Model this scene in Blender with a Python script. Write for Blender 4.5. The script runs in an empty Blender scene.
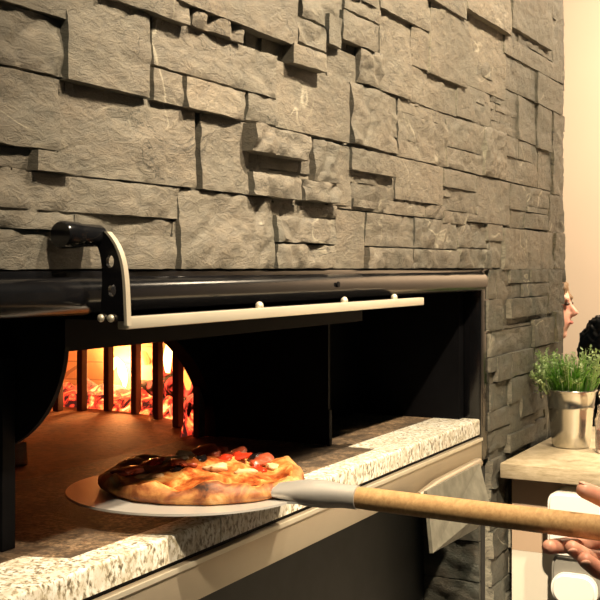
import bpy, bmesh, math, random
from mathutils import Vector, Matrix, noise
random.seed(7)
PI = math.pi
sc = bpy.context.scene
COL = sc.collection
# ------------------------------------------------------------------ camera model
TH = math.radians(27.88); CS, SN = math.cos(TH), math.sin(TH)
F = 1100.0; D = 0.70; EYE = 1.30; HX, HY = 300.0, 267.0; VPX = 882.0
def P(px, py, d):
    L = (px-HX)/F*d; H = (HY-py)/F*d
    return Vector((CS*d+SN*L, -D+SN*d-CS*L, EYE+H))
def W(px, prot=0.0):                       # X on the plane Y = -prot
    d = F*(D-prot)/CS/(VPX-px)
    return (d-SN*(D-prot))/CS
def ZK(k, prot=0.0): return EYE + k*(D-prot)/CS

# ------------------------------------------------------------------ helpers
ORG = {}
def link(o): COL.objects.link(o); return o
def thing(name, label, cat, loc=(0, 0, 0), group=None):
    o = bpy.data.objects.new(name, None); link(o); o.empty_display_size = .05
    o.location = loc; ORG[o.name] = Vector(loc)
    o['label'] = label; o['category'] = cat
    if group: o['group'] = group
    return o
def tag(o, label, cat, group=None):
    o['label'] = label; o['category'] = cat
    if group: o['group'] = group
    return o
def obj(name, bm, m, parent=None, smooth=None, label=None, base=None):
    me = bpy.data.meshes.new(name)
    org = ORG[parent.name] if parent else Vector(base or (0, 0, 0))
    bmesh.ops.translate(bm, verts=bm.verts, vec=-org)
    bm.to_mesh(me); bm.free()
    o = bpy.data.objects.new(name, me); link(o); ORG[o.name] = org.copy()
    if isinstance(m, (list, tuple)):
        for x in m: me.materials.append(x)
    else: me.materials.append(m)
    if smooth is not None:
        for p in me.polygons: p.use_smooth = True
        me.set_sharp_from_angle(angle=math.radians(smooth))
    if parent: o.parent = parent
    else: o.location = org
    if label: o['label'] = label
    return o
def struct(name, bm, m, smooth=None):
    o = obj(name, bm, m, None, smooth); o['kind'] = 'structure'; return o

def box(bm, x0, x1, y0, y1, z0, z1, bev=0, rot=None):
    r = bmesh.ops.create_cube(bm, size=1)
    vs = r['verts']
    c = Vector(((x0+x1)/2, (y0+y1)/2, (z0+z1)/2))
    bmesh.ops.scale(bm, verts=vs, vec=(abs(x1-x0), abs(y1-y0), abs(z1-z0)))
    if rot is not None: bmesh.ops.rotate(bm, verts=vs, cent=(0, 0, 0), matrix=rot)
    bmesh.ops.translate(bm, verts=vs, vec=c)
    if bev:
        es = list({e for v in vs for e in v.link_edges})
        bmesh.ops.bevel(bm, geom=es, offset=bev, segments=2, affect='EDGES', profile=.5)
    return bm
def frame_from(d):
    d = d.normalized(); up = Vector((0, 0, 1)) if abs(d.z) < .9 else Vector((1, 0, 0))
    a = d.cross(up).normalized(); b = d.cross(a).normalized(); return a, b
def tube(bm, pts, rad, seg=16, cap=True, sx=1, sz=1):
    pts = [Vector(p) for p in pts]
    if not isinstance(rad, (list, tuple)): rad = [rad]*len(pts)
    rings = []; a0 = None
    for i, p in enumerate(pts):
        d = (pts[min(i+1, len(pts)-1)]-pts[max(i-1, 0)])
        a, b = frame_from(d)
        if a0 is not None:
            a = (a0-d.normalized()*a0.dot(d.normalized())).normalized(); b = d.normalized().cross(a)
        a0 = a
        rings.append([bm.verts.new(p+(a*math.cos(2*PI*k/seg)*sx+b*math.sin(2*PI*k/seg)*sz)*rad[i]) for k in range(seg)])
    for i in range(len(rings)-1):
        for k in range(seg):
            bm.faces.new((rings[i][k], rings[i][(k+1) % seg], rings[i+1][(k+1) % seg], rings[i+1][k]))
    if cap:
        bm.faces.new(list(reversed(rings[0]))); bm.faces.new(rings[-1])
    bmesh.ops.recalc_face_normals(bm, faces=bm.faces)
    return bm
def lathe(bm, prof, cx, cy, seg=40, close=False):
    rings = []
    for r, z in prof:
        if r < 1e-6: rings.append([bm.verts.new((cx, cy, z))])
        else: rings.append([bm.verts.new((cx+r*math.cos(2*PI*k/seg), cy+r*math.sin(2*PI*k/seg), z)) for k in range(seg)])
    for i in range(len(rings)-1):
        A, B = rings[i], rings[i+1]
        for k in range(seg):
            k2 = (k+1) % seg
            if len(A) == 1 and len(B) == 1: continue
            if len(A) == 1: bm.faces.new((A[0], B[k2], B[k]))
            elif len(B) == 1: bm.faces.new((A[k], A[k2], B[0]))
            else: bm.faces.new((A[k], A[k2], B[k2], B[k]))
    bmesh.ops.recalc_face_normals(bm, faces=bm.faces)
    return bm
def prism(bm, poly, z0, z1, axis='z'):
    def V(a, b, c):
        return {'z': (a, b, c), 'x': (c, a, b), 'y': (a, c, b)}[axis]
    lo = [bm.verts.new(V(a, b, z0)) for a, b in poly]; hi = [bm.verts.new(V(a, b, z1)) for a, b in poly]
    n = len(poly)
    bm.faces.new(lo); bm.faces.new(hi)
    for i in range(n): bm.faces.new((lo[i], lo[(i+1) % n], hi[(i+1) % n], hi[i]))
    bmesh.ops.recalc_face_normals(bm, faces=bm.faces)
    return bm
def capsule(bm, a, b, ra, rb, n=3):
    a, b = Vector(a), Vector(b)
    for c, r in ((a, ra), (b, rb)):
        bmesh.ops.create_icosphere(bm, subdivisions=n, radius=r, matrix=Matrix.Translation(c))
    if (b-a).length > 1e-5:
        seg = 8
        tube(bm, [a.lerp(b, t/seg) for t in range(seg+1)], [ra+(rb-ra)*t/seg for t in range(seg+1)], 16)
    return bm
def ellipsoid(bm, c, r, n=3, rot=None):
    m = Matrix.Translation(Vector(c))
    if rot is not None: m = m @ rot.to_4x4()
    m = m @ Matrix.Diagonal((r[0], r[1], r[2], 1))
    bmesh.ops.create_icosphere(bm, subdivisions=n, radius=1, matrix=m)
    return bm
def remeshed(bm, vox, smooth=6, fac=.5):
    me = bpy.data.meshes.new('tmp'); bm.to_mesh(me); bm.free()
    o = bpy.data.objects.new('tmp', me); link(o)
    r = o.modifiers.new('r', 'REMESH'); r.mode = 'VOXEL'; r.voxel_size = vox
    s = o.modifiers.new('s', 'SMOOTH'); s.iterations = smooth; s.factor = fac
    dg = bpy.context.evaluated_depsgraph_get(); dg.update()
    ev = o.evaluated_get(dg); out = bmesh.new(); out.from_mesh(ev.to_mesh())
    ev.to_mesh_clear(); bpy.data.objects.remove(o); bpy.data.meshes.remove(me)
    return out

# ------------------------------------------------------------------ materials
class N:
    def __init__(s, name):
        s.m = bpy.data.materials.new(name); s.m.use_nodes = True; s.t = s.m.node_tree
        s.b = s.t.nodes['Principled BSDF']; s.tc = s.t.nodes.new('ShaderNodeTexCoord')
        s.co = s.tc.outputs['Object']
    def n(s, typ, **k):
        x = s.t.nodes.new(typ)
        for a, v in k.items():
            if hasattr(x, a): setattr(x, a, v)
            else: x.inputs[a].default_value = v
        return x
    def l(s, a, b): s.t.links.new(a, b)
    def mapv(s, sc_=(1, 1, 1), rot=(0, 0, 0)):
        x = s.n('ShaderNodeMapping'); x.inputs['Scale'].default_value = sc_; x.inputs['Rotation'].default_value = rot
        s.l(s.co, x.inputs[0]); return x.outputs[0]
    def noise(s, scale, detail=6, rough=.55, dist=0, co=None):
        x = s.n('ShaderNodeTexNoise'); x.inputs['Scale'].default_value = scale; x.inputs['Detail'].default_value = detail
        x.inputs['Roughness'].default_value = rough; x.inputs['Distortion'].default_value = dist
        s.l(co or s.co, x.inputs['Vector']); return x.outputs['Fac']
    def ramp(s, fac, stops, interp='LINEAR'):
        x = s.n('ShaderNodeValToRGB'); cr = x.color_ramp; cr.interpolation = interp
        while len(cr.elements) < len(stops): cr.elements.new(.5)
        for e, (p, c) in zip(cr.elements, stops):
            e.position = p; e.color = (*c, 1) if not isinstance(c, (int, float)) else (c, c, c, 1)
        s.l(fac, x.inputs[0]); return x.outputs[0]
    def mix(s, fac, a, b, mode='MIX'):
        x = s.n('ShaderNodeMix', data_type='RGBA', blend_type=mode)
        for i, v in ((0, fac), (6, a), (7, b)):
            if isinstance(v, bpy.types.NodeSocket): s.l(v, x.inputs[i])
            elif i == 0: x.inputs[0].default_value = v
            else: x.inputs[i].default_value = (*v, 1)
        return x.outputs[2]
    def bump(s, h, strength=.5, dist=.002):
        x = s.n('ShaderNodeBump'); x.inputs['Strength'].default_value = strength; x.inputs['Distance'].default_value = dist
        s.l(h, x.inputs['Height']); s.l(x.outputs[0], s.b.inputs['Normal']); return x
    def base(s, c):
        if isinstance(c, bpy.types.NodeSocket): s.l(c, s.b.inputs['Base Color'])
        else: s.b.inputs['Base Color'].default_value = (*c, 1)
    def set(s, **k):
        for a, v in k.items():
            i = s.b.inputs[a.replace('_', ' ')]
            if isinstance(v, bpy.types.NodeSocket): s.l(v, i)
            else: i.default_value = v
        return s
def simple(name, col, rough=.5, metal=0, var=.12, scale=40, bump=.0):
    n = N(name); f = n.noise(scale, 5)
    n.base(n.ramp(f, [(.25, tuple(c*(1-var) for c in col)), (.75, tuple(min(1, c*(1+var)) for c in col))]))
    n.set(Roughness=rough, Metallic=metal)
    if bump: n.bump(f, bump, .002)
    return n.m

def slate():
    n = N('slate')
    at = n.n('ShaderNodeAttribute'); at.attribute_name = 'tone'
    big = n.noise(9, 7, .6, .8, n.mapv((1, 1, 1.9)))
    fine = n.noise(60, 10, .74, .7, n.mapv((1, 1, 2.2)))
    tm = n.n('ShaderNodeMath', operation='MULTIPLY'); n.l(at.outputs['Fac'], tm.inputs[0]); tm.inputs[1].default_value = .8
    c = n.ramp(tm.outputs[0], [(0, (.04, .055, .045)), (.4, (.185, .170, .135)), (.8, (.29, .255, .195)), (1, (.52, .49, .38))])  # low stop holds painted shade, top stop the painted light on end faces
    c2 = n.mix(n.ramp(big, [(.35, 0.0), (.7, .55)]), c, (.23, .175, .125))
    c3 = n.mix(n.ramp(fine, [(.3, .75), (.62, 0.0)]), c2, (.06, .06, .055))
    # quartz veins: thin bands of a warped field
    v = n.noise(3.0, 4, .5, .7, n.mapv((1, 1, 1.5), (0, .5, 0)))
    vein = n.ramp(v, [(.494, 0), (.4995, .5), (.5025, .5), (.508, 0)])
    msk = n.ramp(n.noise(7, 3), [(.52, 0.0), (.6, 1.0)])
    vm = n.n('ShaderNodeMath', operation='MULTIPLY'); n.l(vein, vm.inputs[0]); n.l(msk, vm.inputs[1])
    c4 = n.mix(vm.outputs[0], c3, (.62, .58, .46))
    k = n.noise(4.3, 6, .62, .9, n.mapv((1, 1, 1.7), (0, -.4, .3)))
    crk = n.ramp(k, [(.4935, 0), (.4985, .85), (.5005, .85), (.5045, 0)])
    km = n.ramp(n.noise(5.5, 2, .5, 0, n.mapv((1, 1.3, 1))), [(.5, 0.0), (.56, 1.0)])
    kk = n.n('ShaderNodeMath', operation='MULTIPLY'); n.l(crk, kk.inputs[0]); n.l(km, kk.inputs[1])
    c4 = n.mix(kk.outputs[0], c4, (.015, .015, .014))
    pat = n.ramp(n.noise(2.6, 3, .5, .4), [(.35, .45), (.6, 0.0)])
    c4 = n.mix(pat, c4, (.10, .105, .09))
    n.base(c4); n.set(Roughness=n.ramp(fine, [(.3, .45), (.7, .75)]))
    h = n.n('ShaderNodeMath', operation='ADD'); n.l(fine, h.inputs[0]); n.l(big, h.inputs[1])
    n.bump(h.outputs[0], .85, .0042)
    return n.m
M = {}
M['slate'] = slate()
def granite(dark=False):
    n = N('speckled_granite')
    f1 = n.noise(190, 3, .6, .4, n.mapv((1, 1, .6))); f2 = n.noise(45, 5, .6); f3 = n.noise(9, 3)
    sp = n.ramp(f1, [(.36, (.10, .085, .06)), (.44, (.42, .37, .26)), (.5, (.74, .72, .64)), (.6, (.88, .87, .82))])
    c = n.mix(n.ramp(f2, [(.42, .5), (.55, 0.0)]), sp, (.55, .48, .34))
    n.base(c); n.set(Roughness=.38); n.bump(f1, .12, .001); return n.m
M['granite'] = granite()
def hearthstone():
    n = N('sooty_hearth_stone')
    f1 = n.noise(150, 4, .65); f2 = n.noise(14, 6, .6, .6); f3 = n.noise(40, 4)
    c = n.ramp(f1, [(.34, (.02, .017, .012)), (.48, (.16, .105, .06)), (.62, (.36, .25, .15))])
    c = n.mix(n.ramp(f2, [(.42, .85), (.6, .05)]), c, (.045, .032, .022))
    n.base(c); n.set(Roughness=.7); n.bump(f1, .5, .002); return n.m
M['hearth'] = hearthstone()
def brickfloor():
    n = N('refractory_floor')
    f2 = n.noise(7, 6, .6, .6); f3 = n.noise(70, 4)
    c = n.ramp(f2, [(.3, (.10, .05, .025)), (.55, (.28, .15, .075)), (.75, (.42, .26, .14))])
    c = n.mix(n.ramp(f3, [(.35, .6), (.55, 0.0)]), c, (.06, .035, .02))
    n.base(c); n.set(Roughness=.8); n.bump(f3, .6, .003); return n.m
M['refr'] = brickfloor()
def brickdome():
    n = N('fire_brick')
    br = n.n('ShaderNodeTexBrick'); br.inputs['Scale'].default_value = 6
    br.inputs['Color1'].default_value = (.52, .33, .18, 1); br.inputs['Color2'].default_value = (.40, .24, .13, 1)
    br.inputs['Mortar'].default_value = (.22, .14, .09, 1); br.inputs['Mortar Size'].default_value = .01
    n.l(n.mapv((1, 1, 1), (PI/2, 0, 0)), br.inputs['Vector'])
    n.base(n.mix(n.ramp(n.noise(11, 5), [(.4, .5), (.6, 0.)]), br.outputs['Color'], (.15, .09, .05)))
    n.set(Roughness=.9); return n.m
M['dome'] = brickdome()
def steel(name, col, rough, metal, stretch=(1, 1, 60)):
    n = N(name); f = n.noise(30, 4, .6, 0, n.mapv(stretch)); g = n.noise(4, 4, .6, .5)
    lo = tuple(c*.78 for c in col)
    n.base(n.mix(n.ramp(g, [(.35, .7), (.65, 0.)]), n.mix(f, col, tuple(c*.9 for c in col)), lo))
    n.set(Roughness=rough, Metallic=metal); n.bump(f, .05, .001); return n.m
M['steel'] = steel('brushed_steel', (.60, .52, .40), .42, .75)
M['barsteel'] = steel('satin_bar_steel', (.82, .76, .62), .4, .55)
M['alu'] = steel('worn_aluminium', (.74, .72, .68), .42, .6, (1, 40, 1))
M['galv'] = steel('galvanised_steel', (.66, .64, .58), .22, .95, (1, 1, 6))
M['black'] = simple('black_painted_steel', (.004, .004, .005), .6, 0, .3, 30)
M['black'].node_tree.nodes['Principled BSDF'].inputs['Specular IOR Level'].default_value = .08
M['blackgloss'] = simple('gloss_black_enamel', (.005, .005, .006), .18, .0, .3, 25, .08)
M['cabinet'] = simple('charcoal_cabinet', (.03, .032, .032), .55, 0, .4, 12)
M['iron'] = simple('scorched_iron', (.07, .035, .02), .75, .2, .3, 30, .4)
def wood():
    n = N('ash_wood'); f = n.noise(14, 6, .6, .6, n.mapv((1.2, 14, 14), (0, 0, -.52)))
    n.base(n.ramp(f, [(.3, (.40, .235, .10)), (.6, (.55, .35, .16)), (.8, (.64, .43, .22))]))
    n.set(Roughness=.42); n.bump(f, .15, .001); return n.m
M['wood'] = wood()
def worktop():
    n = N('stone_grain_laminate'); f = n.noise(60, 7, .7, .3, n.mapv((.5, .5, 3))); g = n.noise(18, 3)
    n.base(n.ramp(f, [(.3, (.30, .24, .15)), (.5, (.47, .39, .26)), (.7, (.60, .51, .37))])); n.set(Roughness=.5); n.bump(f, .2, .001); return n.m
M['worktop'] = worktop()
M['panel_tan'] = simple('tan_panel', (.60, .44, .31), .55, 0, .05, 8)
M['panel_white'] = simple('white_panel', (.82, .77, .66), .5, 0, .03, 8)
M['white'] = simple('white_plastic', (.92, .90, .84), .3, 0, .02, 8)
M['greyplastic'] = simple('grey_plastic', (.30, .29, .26), .35, 0, .05, 8)
M['cream'] = simple('cream_plaster', (.78, .62, .46), .85, 0, .02, 3, .05)
M['tile'] = simple('brown_floor', (.12, .09, .07), .5, 0, .2, 5)
M['plate'] = simple('dusty_grey_metal', (.26, .25, .20), .55, .3, .35, 35, .2)
def skin():
    n = N('skin'); f = n.noise(60, 4); g = n.noise(18, 3)
    c = n.ramp(g, [(.35, (.72, .33, .23)), (.65, (.85, .50, .36))])
    n.base(c); n.set(Roughness=.45, Subsurface_Weight=.12, Subsurface_Scale=.01)
    n.b.inputs['Subsurface Radius'].default_value = (1, .3, .15); n.bump(f, .15, .001); return n.m
M['skin'] = skin()
M['nail'] = simple('fingernail', (.74, .40, .29), .5, 0, .03, 20)
M['hair_fair'] = simple('fair_brown_hair', (.20, .12, .06), .5, 0, .5, 60, .4)
M['hair_black'] = simple('black_hair', (.008, .007, .007), .5, 0, .5, 80, .5)
M['cloth_dark'] = simple('dark_cloth', (.015, .014, .016), .85, 0, .2, 40)
M['cloth_beige'] = simple('beige_cloth', (.35, .27, .18), .85, 0, .1, 40)
M['eye'] = simple('eye', (.05, .03, .02), .2, 0, 0, 5)
M['lip'] = simple('lips', (.42, .12, .09), .4, 0, .05, 20)
def leafm(name, a, b):
    n = N(name); n.base(n.ramp(n.noise(30, 3), [(.3, a), (.7, b)])); n.set(Roughness=.45, Subsurface_Weight=.0); return n.m
M['grass'] = leafm('grass_blade', (.08, .30, .02), (.28, .58, .08))
M['sprig'] = leafm('pale_sprig_leaf', (.30, .48, .16), (.62, .75, .42))
M['soil'] = simple('dark_soil', (.03, .022, .015), .9, 0, .4, 80, .5)
def glass():
    n = N('clear_glass'); n.base((.9, .85, .8)); n.set(Roughness=.05, Transmission_Weight=.9, IOR=1.45); return n.m
M['glass'] = glass()
M['spice'] = simple('red_brown_filling', (.25, .08, .04), .7, 0, .4, 60, .4)
def emit(name, stops, strength, scale=25, basec=(.02, .01, .01), thresh=None, detail=5):
    n = N(name); f = n.noise(scale, detail, .6, .8)
    n.base(basec); n.set(Roughness=.9)
    n.l(n.ramp(f, stops), n.b.inputs['Emission Color']); n.b.inputs['Emission Strength'].default_value = strength
    return n.m
M['flame'] = emit('flame', [(.3, (1, .40, .08)), (.7, (1, .66, .22))], 8, 12)
M['flame_dim'] = emit('flame_tongue', [(.3, (1, .22, .03)), (.7, (1, .42, .08))], 2.2, 12)
M['ember'] = emit('glowing_embers', [(.42, (.02, .004, .003)), (.52, (.6, .03, .012)), (.6, (1, .20, .04)), (.72, (1, .6, .2))], 2.2, 38)
M['log'] = emit('burning_log', [(.48, (0, 0, 0)), (.55, (.5, .03, .015)), (.66, (1, .14, .05)), (.75, (1, .45, .2))], 2.0, 22, (.025, .016, .012))
def crust():
    n = N('baked_crust'); f = n.noise(26, 6, .6, .5); g = n.noise(90, 4)
    n.base(n.ramp(f, [(.32, (.04, .014, .006)), (.45, (.26, .08, .022)), (.60, (.55, .26, .08)), (.76, (.82, .60, .32))]))
    n.set(Roughness=.6); n.bump(g, .4, .003); return n.m
M['crust'] = crust()
def cheese():
    n = N('melted_cheese_and_sauce'); f = n.noise(22, 6, .65, 1.2); g = n.noise(60, 4)
    n.base(n.ramp(f, [(.30, (.055, .015, .006)), (.42, (.30, .055, .012)), (.52, (.52, .17, .04)), (.62, (.70, .38, .12)), (.78, (.84, .62, .30))]))
    n.set(Roughness=.32); n.bump(g, .6, .004); return n.m
M['cheese'] = cheese()
M['tomato'] = simple('roasted_tomato', (.50, .035, .012), .25, 0, .3, 50, .3)
M['ham'] = simple('browned_ham', (.36, .07, .03), .35, 0, .4, 40, .4)
M['mushroom'] = simple('mushroom', (.62, .42, .22), .5, 0, .25, 60, .2)
M['olive'] = simple('black_olive', (.012, .008, .008), .2, 0, .1, 20)
M['basecore'] = simple('dark_mortar', (.03, .028, .024), .95, 0, .2, 60, .3)

# ------------------------------------------------------------------ stone-clad wall
class SW:
    def __init__(s): s.v = []; s.f = []; s.t = []
    def stone(s, a0, a1, z0, z1, prot, rough=0, tone=None, back=.012, fn=None, step=.0042):
        """rectangular split-face stone; fn maps (a, out, z) to world"""
        if fn is None: fn = lambda a, o, z: (a, -o, z)
        g = .0009
        a0 += g; a1 -= g; z0 += g; z1 -= g
        if a1-a0 < .004 or z1-z0 < .004: return
        nx = max(2, min(70, int((a1-a0)/step))); nz = max(2, min(60, int((z1-z0)/step)))
        if tone is None: tone = random.random()
        seed = random.uniform(0, 90); b = len(s.v)
        tx, tz = random.uniform(-.02, .02), random.uniform(-.03, .03)
        amp = .0012+.0042*rough
        idx = {}
        for i in range(nx+1):
            for j in range(nz+1):
                a = a0+(a1-a0)*i/nx; z = z0+(z1-z0)*j/nz
                q = Vector((a*9+seed, z*17, seed)); q2 = Vector((a*38+seed, z*60, seed*2))
                n1 = noise.fractal(q, .8, 2.1, 4); n2 = noise.fractal(q2, .7, 2, 3)
                rd = abs(noise.noise(Vector((a*14-z*9+seed, z*16+a*4, seed))))
                h = amp*n1*.8 + (.0004+.0018*rough)*n2
                lay = (n1*2.2+a*6*rough); h += (.0005+.0013*rough)*(math.floor(lay)+min(1, (lay-math.floor(lay))*4))*.6
                if rough: h -= .006*rough*max(0, .22-rd)*4
                h += tx*(a-(a0+a1)/2)+tz*(z-(z0+z1)/2)
                e = min(a-a0, a1-a, z-z0, z1-z)
                ch = .5+noise.noise(Vector((a*30, z*30, seed+5)))
                h -= (.0004+.0028*rough)*max(0, 1-e/.005)*max(.1, ch)
                w = .0005+.0014*rough
                if i in (0, nx): a += (w*(noise.noise(Vector((z*45, seed, 1)))+.3))*(1 if i == 0 else -1)
                if j in (0, nz): z += (w*(noise.noise(Vector((a*45, seed, 3)))+.3))*(1 if j == 0 else -1)
                h = max(h, -prot*.7)
                idx[i, j] = len(s.v); s.v.append(fn(a, prot+h, z)); s.t.append(tone)
        for i in range(nx):
            for j in range(nz):
                s.f.append((idx[i, j], idx[i+1, j], idx[i+1, j+1], idx[i, j+1]))
        ring = [(i, 0) for i in range(nx)]+[(nx, j) for j in range(nz)]+[(i, nz) for i in range(nx, 0, -1)]+[(0, j) for j in range(nz, 0, -1)]
        bk = []
        for (i, j) in ring:
            a = a0+(a1-a0)*i/nx; z = z0+(z1-z0)*j/nz
            bk.append(len(s.v)); s.v.append(fn(a, -back, z)); s.t.append(tone*.6)
        m = len(ring)
        for k in range(m):
            k2 = (k+1) % m
            if ring[k][0] == 0 and ring[k2][0] == 0:      # left end face: lit tone painted on far stones, shaded on near ones
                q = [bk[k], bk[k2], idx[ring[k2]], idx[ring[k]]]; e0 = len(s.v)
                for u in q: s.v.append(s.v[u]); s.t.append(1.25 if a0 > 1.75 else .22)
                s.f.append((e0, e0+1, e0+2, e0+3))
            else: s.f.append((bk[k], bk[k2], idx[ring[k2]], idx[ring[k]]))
    def build(s, name, m):
        me = bpy.data.meshes.new(name); me.from_pydata(s.v, [], s.f)
        at = me.attributes.new('tone', 'FLOAT', 'POINT'); at.data.foreach_set('value', s.t)
        me.materials.append(m)
        for p in me.polygons: p.use_smooth = True
        me.set_sharp_from_angle(angle=math.radians(38))
        o = bpy.data.objects.new(name, me); link(o); return o
sw = SW()
# measured stones: photo x-left, x-right, joint slopes above / below, protrusion mm, roughness, tone
ST = [
(-60,68,.40,.302,20,.2,.6),(-60,73,.302,.2296,13,.7,.55),(67,151,.349,.2296,24,.3,.75),(67,103,.42,.349,22,.3,.7),
(103,190,.43,.348,36,.4,.6),(190,242,.378,.348,26,1,.5),(176,300,.47,.378,40,.1,.65),
(152,275,.348,.276,17,.35,.6),(154,186,.276,.2285,23,.3,.65),(186,246,.276,.2285,28,.4,.95),(246,277,.276,.231,12,.3,.55),
(-60,60,.2296,.139,15,.4,.6),(60,195,.2296,.113,11,.35,.6),(-60,37,.139,.113,5,.4,.5),(37,77,.1408,.1136,24,.2,.6),
(-60,178,.113,.0665,8,.5,.5),(-60,73,.0665,.043,9,.8,.5),(73,174,.066,.044,3,.2,.5),(-60,174,.044,-.004,10,.4,.5),
(200,251,.228,.113,17,.3,.6),(248,310,.229,.183,30,1,.6),(247,271,.183,.153,3,.1,.45),(271,312,.183,.153,4,.1,.45),
(250,301,.153,.113,22,.9,.5),(301,335,.153,.113,19,1,.45),(311,335,.226,.15,13,.9,.35),(335,352,.226,.113,12,.1,.65),
(277,349,.345,.231,18,.1,.75),(295,327,.384,.348,42,.25,.9),(262,296,.392,.345,12,.1,.7),(296,328,.43,.385,26,.5,.75),
(328,343,.46,.4026,24,.3,.8),(300,343,.52,.43,16,.6,.8),(343,379,.48,.423,28,.3,.8),(327,357,.402,.335,9,.2,.7),(357,380,.423,.352,14,.8,.8),
(350,397,.351,.231,13,.6,.7),(380,411,.517,.352,15,.2,.8),(380,430,.60,.517,24,.2,.8),(411,456,.43,.351,12,.2,.75),(397,447,.35,.322,11,.2,.7),
(397,446,.3237,.228,13,.4,.75),(431,468,.593,.43,27,.2,.8),(411,431,.517,.43,18,.2,.8),(431,466,.72,.593,36,.2,.75),
(456,491,.44,.355,14,.1,.75),(468,505,.622,.44,14,.15,.8),(467,512,.8,.622,36,.3,.8),(491,518,.473,.376,7,.2,.65),(505,558,.62,.568,24,.2,.7),
(505,537,.568,.474,16,.2,.7),(537,563,.568,.475,25,.2,.6),(514,551,.85,.651,26,.2,.7),(551,563,.85,.57,10,.3,.6),(512,551,.651,.62,12,.3,.7),
(491,509,.376,.351,12,.2,.7),(518,537,.474,.35,15,.2,.65),(509,518,.376,.351,10,.2,.7),(446,482,.351,.278,13,.3,.7),(446,482,.278,.228,16,.4,.7),
(482,505,.355,.228,10,.7,.65),(505,518,.351,.296,16,.2,.6),(505,537,.296,.228,11,.2,.6),(518,537,.35,.296,12,.2,.6),(537,552,.475,.345,19,.2,.6),
(537,552,.345,.228,10,.2,.55),(552,563,.475,.22,14,.3,.55),
(352,396,.228,.183,20,.3,.65),(352,396,.183,.131,4,.2,.65),(396,443,.228,.139,16,.2,.7),(352,382,.131,.113,12,.5,.6),(383,424,.137,.107,9,.3,.55),
(424,443,.139,.107,8,.5,.5),(443,477,.227,.183,14,.3,.6),(443,477,.183,.13,8,.2,.55),(477,510,.227,.11,12,.2,.6),(443,466,.13,.1,14,.4,.5),
(466,487,.13,.109,16,.3,.55),(456,487,.109,.045,6,.6,.5),(456,487,.045,-.004,12,.8,.45),(487,503,.11,.066,18,.2,.5),(487,502,.066,-.004,4,.5,.5),
(503,553,.105,-.008,17,.3,.45),(510,527,.227,.155,15,.2,.5),(527,548,.227,.172,10,.2,.5),(527,548,.172,.155,20,.2,.5),(525,548,.155,.108,17,.2,.45),
(510,525,.155,.105,9,.2,.5),(548,563,.22,.105,12,.3,.45),(553,563,.105,-.008,9,.5,.45),
(343,380,.58,.48,18,.3,.8),(380,431,.70,.60,14,.3,.8),(466,468,.72,.6,10,.2,.7),
(179,273,.113,-.004,13,.55,.6),(273,335,.113,.087,7,.4,.5),(273,334,.087,.040,15,1,.5),(275,334,.040,-.004,19,.8,.5),(335,365,.107,-.004,9,.1,.65),
(365,413,.107,.04,7,.4,.6),(366,412,.04,-.004,14,.6,.5),(413,456,.107,.04,10,.5,.55),(412,456,.04,-.004,15,.6,.5),
]
for (x0, x1, kt, kb, p, r, t) in ST:
    p = p*.62/1000
    sw.stone(W(x0, p), W(x1, p), ZK(kb, p), ZK(kt, p), p, r, min(1, max(0, t+random.uniform(-.12, .12))))
XEND = W(562); XO = W(487)               # end of the pier, right side of the oven frame
# filler courses: behind the measured stones, the upper wall and everything right of the frame
def courses(a0, a1, z0, z1, pr=(3, 7), rh=(.035, .075), wl=(.05, .16), fn=None, tones=(.3, .7), step=.006, zs=None):
    z = z1 if zs is None else None
    rows = []
    if zs: rows = list(zip(zs[1:], zs[:-1]))
    else:
        while z > z0+.01:
            h = random.uniform(*rh); zz = max(z0, z-h); rows.append((zz, z)); z = zz
    for (zb, zt) in rows:
        a = a0
        while a < a1-.005:
            w = random.uniform(*wl); b = a+w
            if a1-b < .03: b = a1
            if random.random() < .3 and zt-zb > .045:
                zm = zb+(zt-zb)*random.uniform(.35, .65)
                sw.stone(a, b, zb, zm, random.uniform(*pr)/1000, random.uniform(.1, .6), random.uniform(*tones), fn=fn, step=step)
                sw.stone(a, b, zm, zt, random.uniform(*pr)/1000, random.uniform(.1, .6), random.uniform(*tones), fn=fn, step=step)
            else: sw.stone(a, b, zb, zt, random.uniform(*pr)/1000, random.uniform(.1, .6), random.uniform(*tones), fn=fn, step=step)
            a = b
courses(-.4, XEND, ZK(-.004), ZK(.40), (1, 3))
courses(1.0, XEND, ZK(.40), ZK(.86), (1, 4))
courses(-.4, 1.0, ZK(.395), 2.05, (5, 18))
courses(1.0, 1.55, ZK(.50), 2.05, (5, 16))
courses(1.55, 2.05, ZK(.685), 2.05, (5, 18))
courses(1.55, XEND, ZK(.86), 2.35, (6, 18))
# right pier below the frame top: stones with pronounced steps, shade put into a darker tone, course joints as in the photo
PR = [
(488,496,-.006,-.083,10),(496,510,-.006,-.10,6),(510,531,-.006,-.045,12),(531,548,-.006,-.045,16),(548,562,-.006,-.14,9),
(510,523,-.045,-.085,8),(523,548,-.045,-.085,15),(511,548,-.085,-.14,18),(488,502,-.083,-.165,10),(502,517,-.10,-.155,4),(517,511,-.1,-.14,8),
(502,562,-.155,-.165,9),(488,533,-.165,-.231,8),(533,556,-.15,-.231,15),(556,562,-.135,-.231,20),
(489,497,-.231,-.27,9),(497,513,-.231,-.30,12),(513,533,-.231,-.30,17),(533,562,-.231,-.36,8),(489,511,-.30,-.37,6),(511,533,-.30,-.37,14),
(489,509,-.37,-.42,9),(509,522,-.36,-.45,10),(522,545,-.36,-.42,17),(488,509,-.42,-.475,7),(509,535,-.45,-.5,14),(545,562,-.36,-.5,8),(522,535,-.42,-.45,8)]
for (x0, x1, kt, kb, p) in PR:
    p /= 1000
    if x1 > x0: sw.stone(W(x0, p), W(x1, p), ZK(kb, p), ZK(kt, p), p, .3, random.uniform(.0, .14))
courses(XO, XEND, .0, ZK(-.004), (1, 3), tones=(0, .1))
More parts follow.
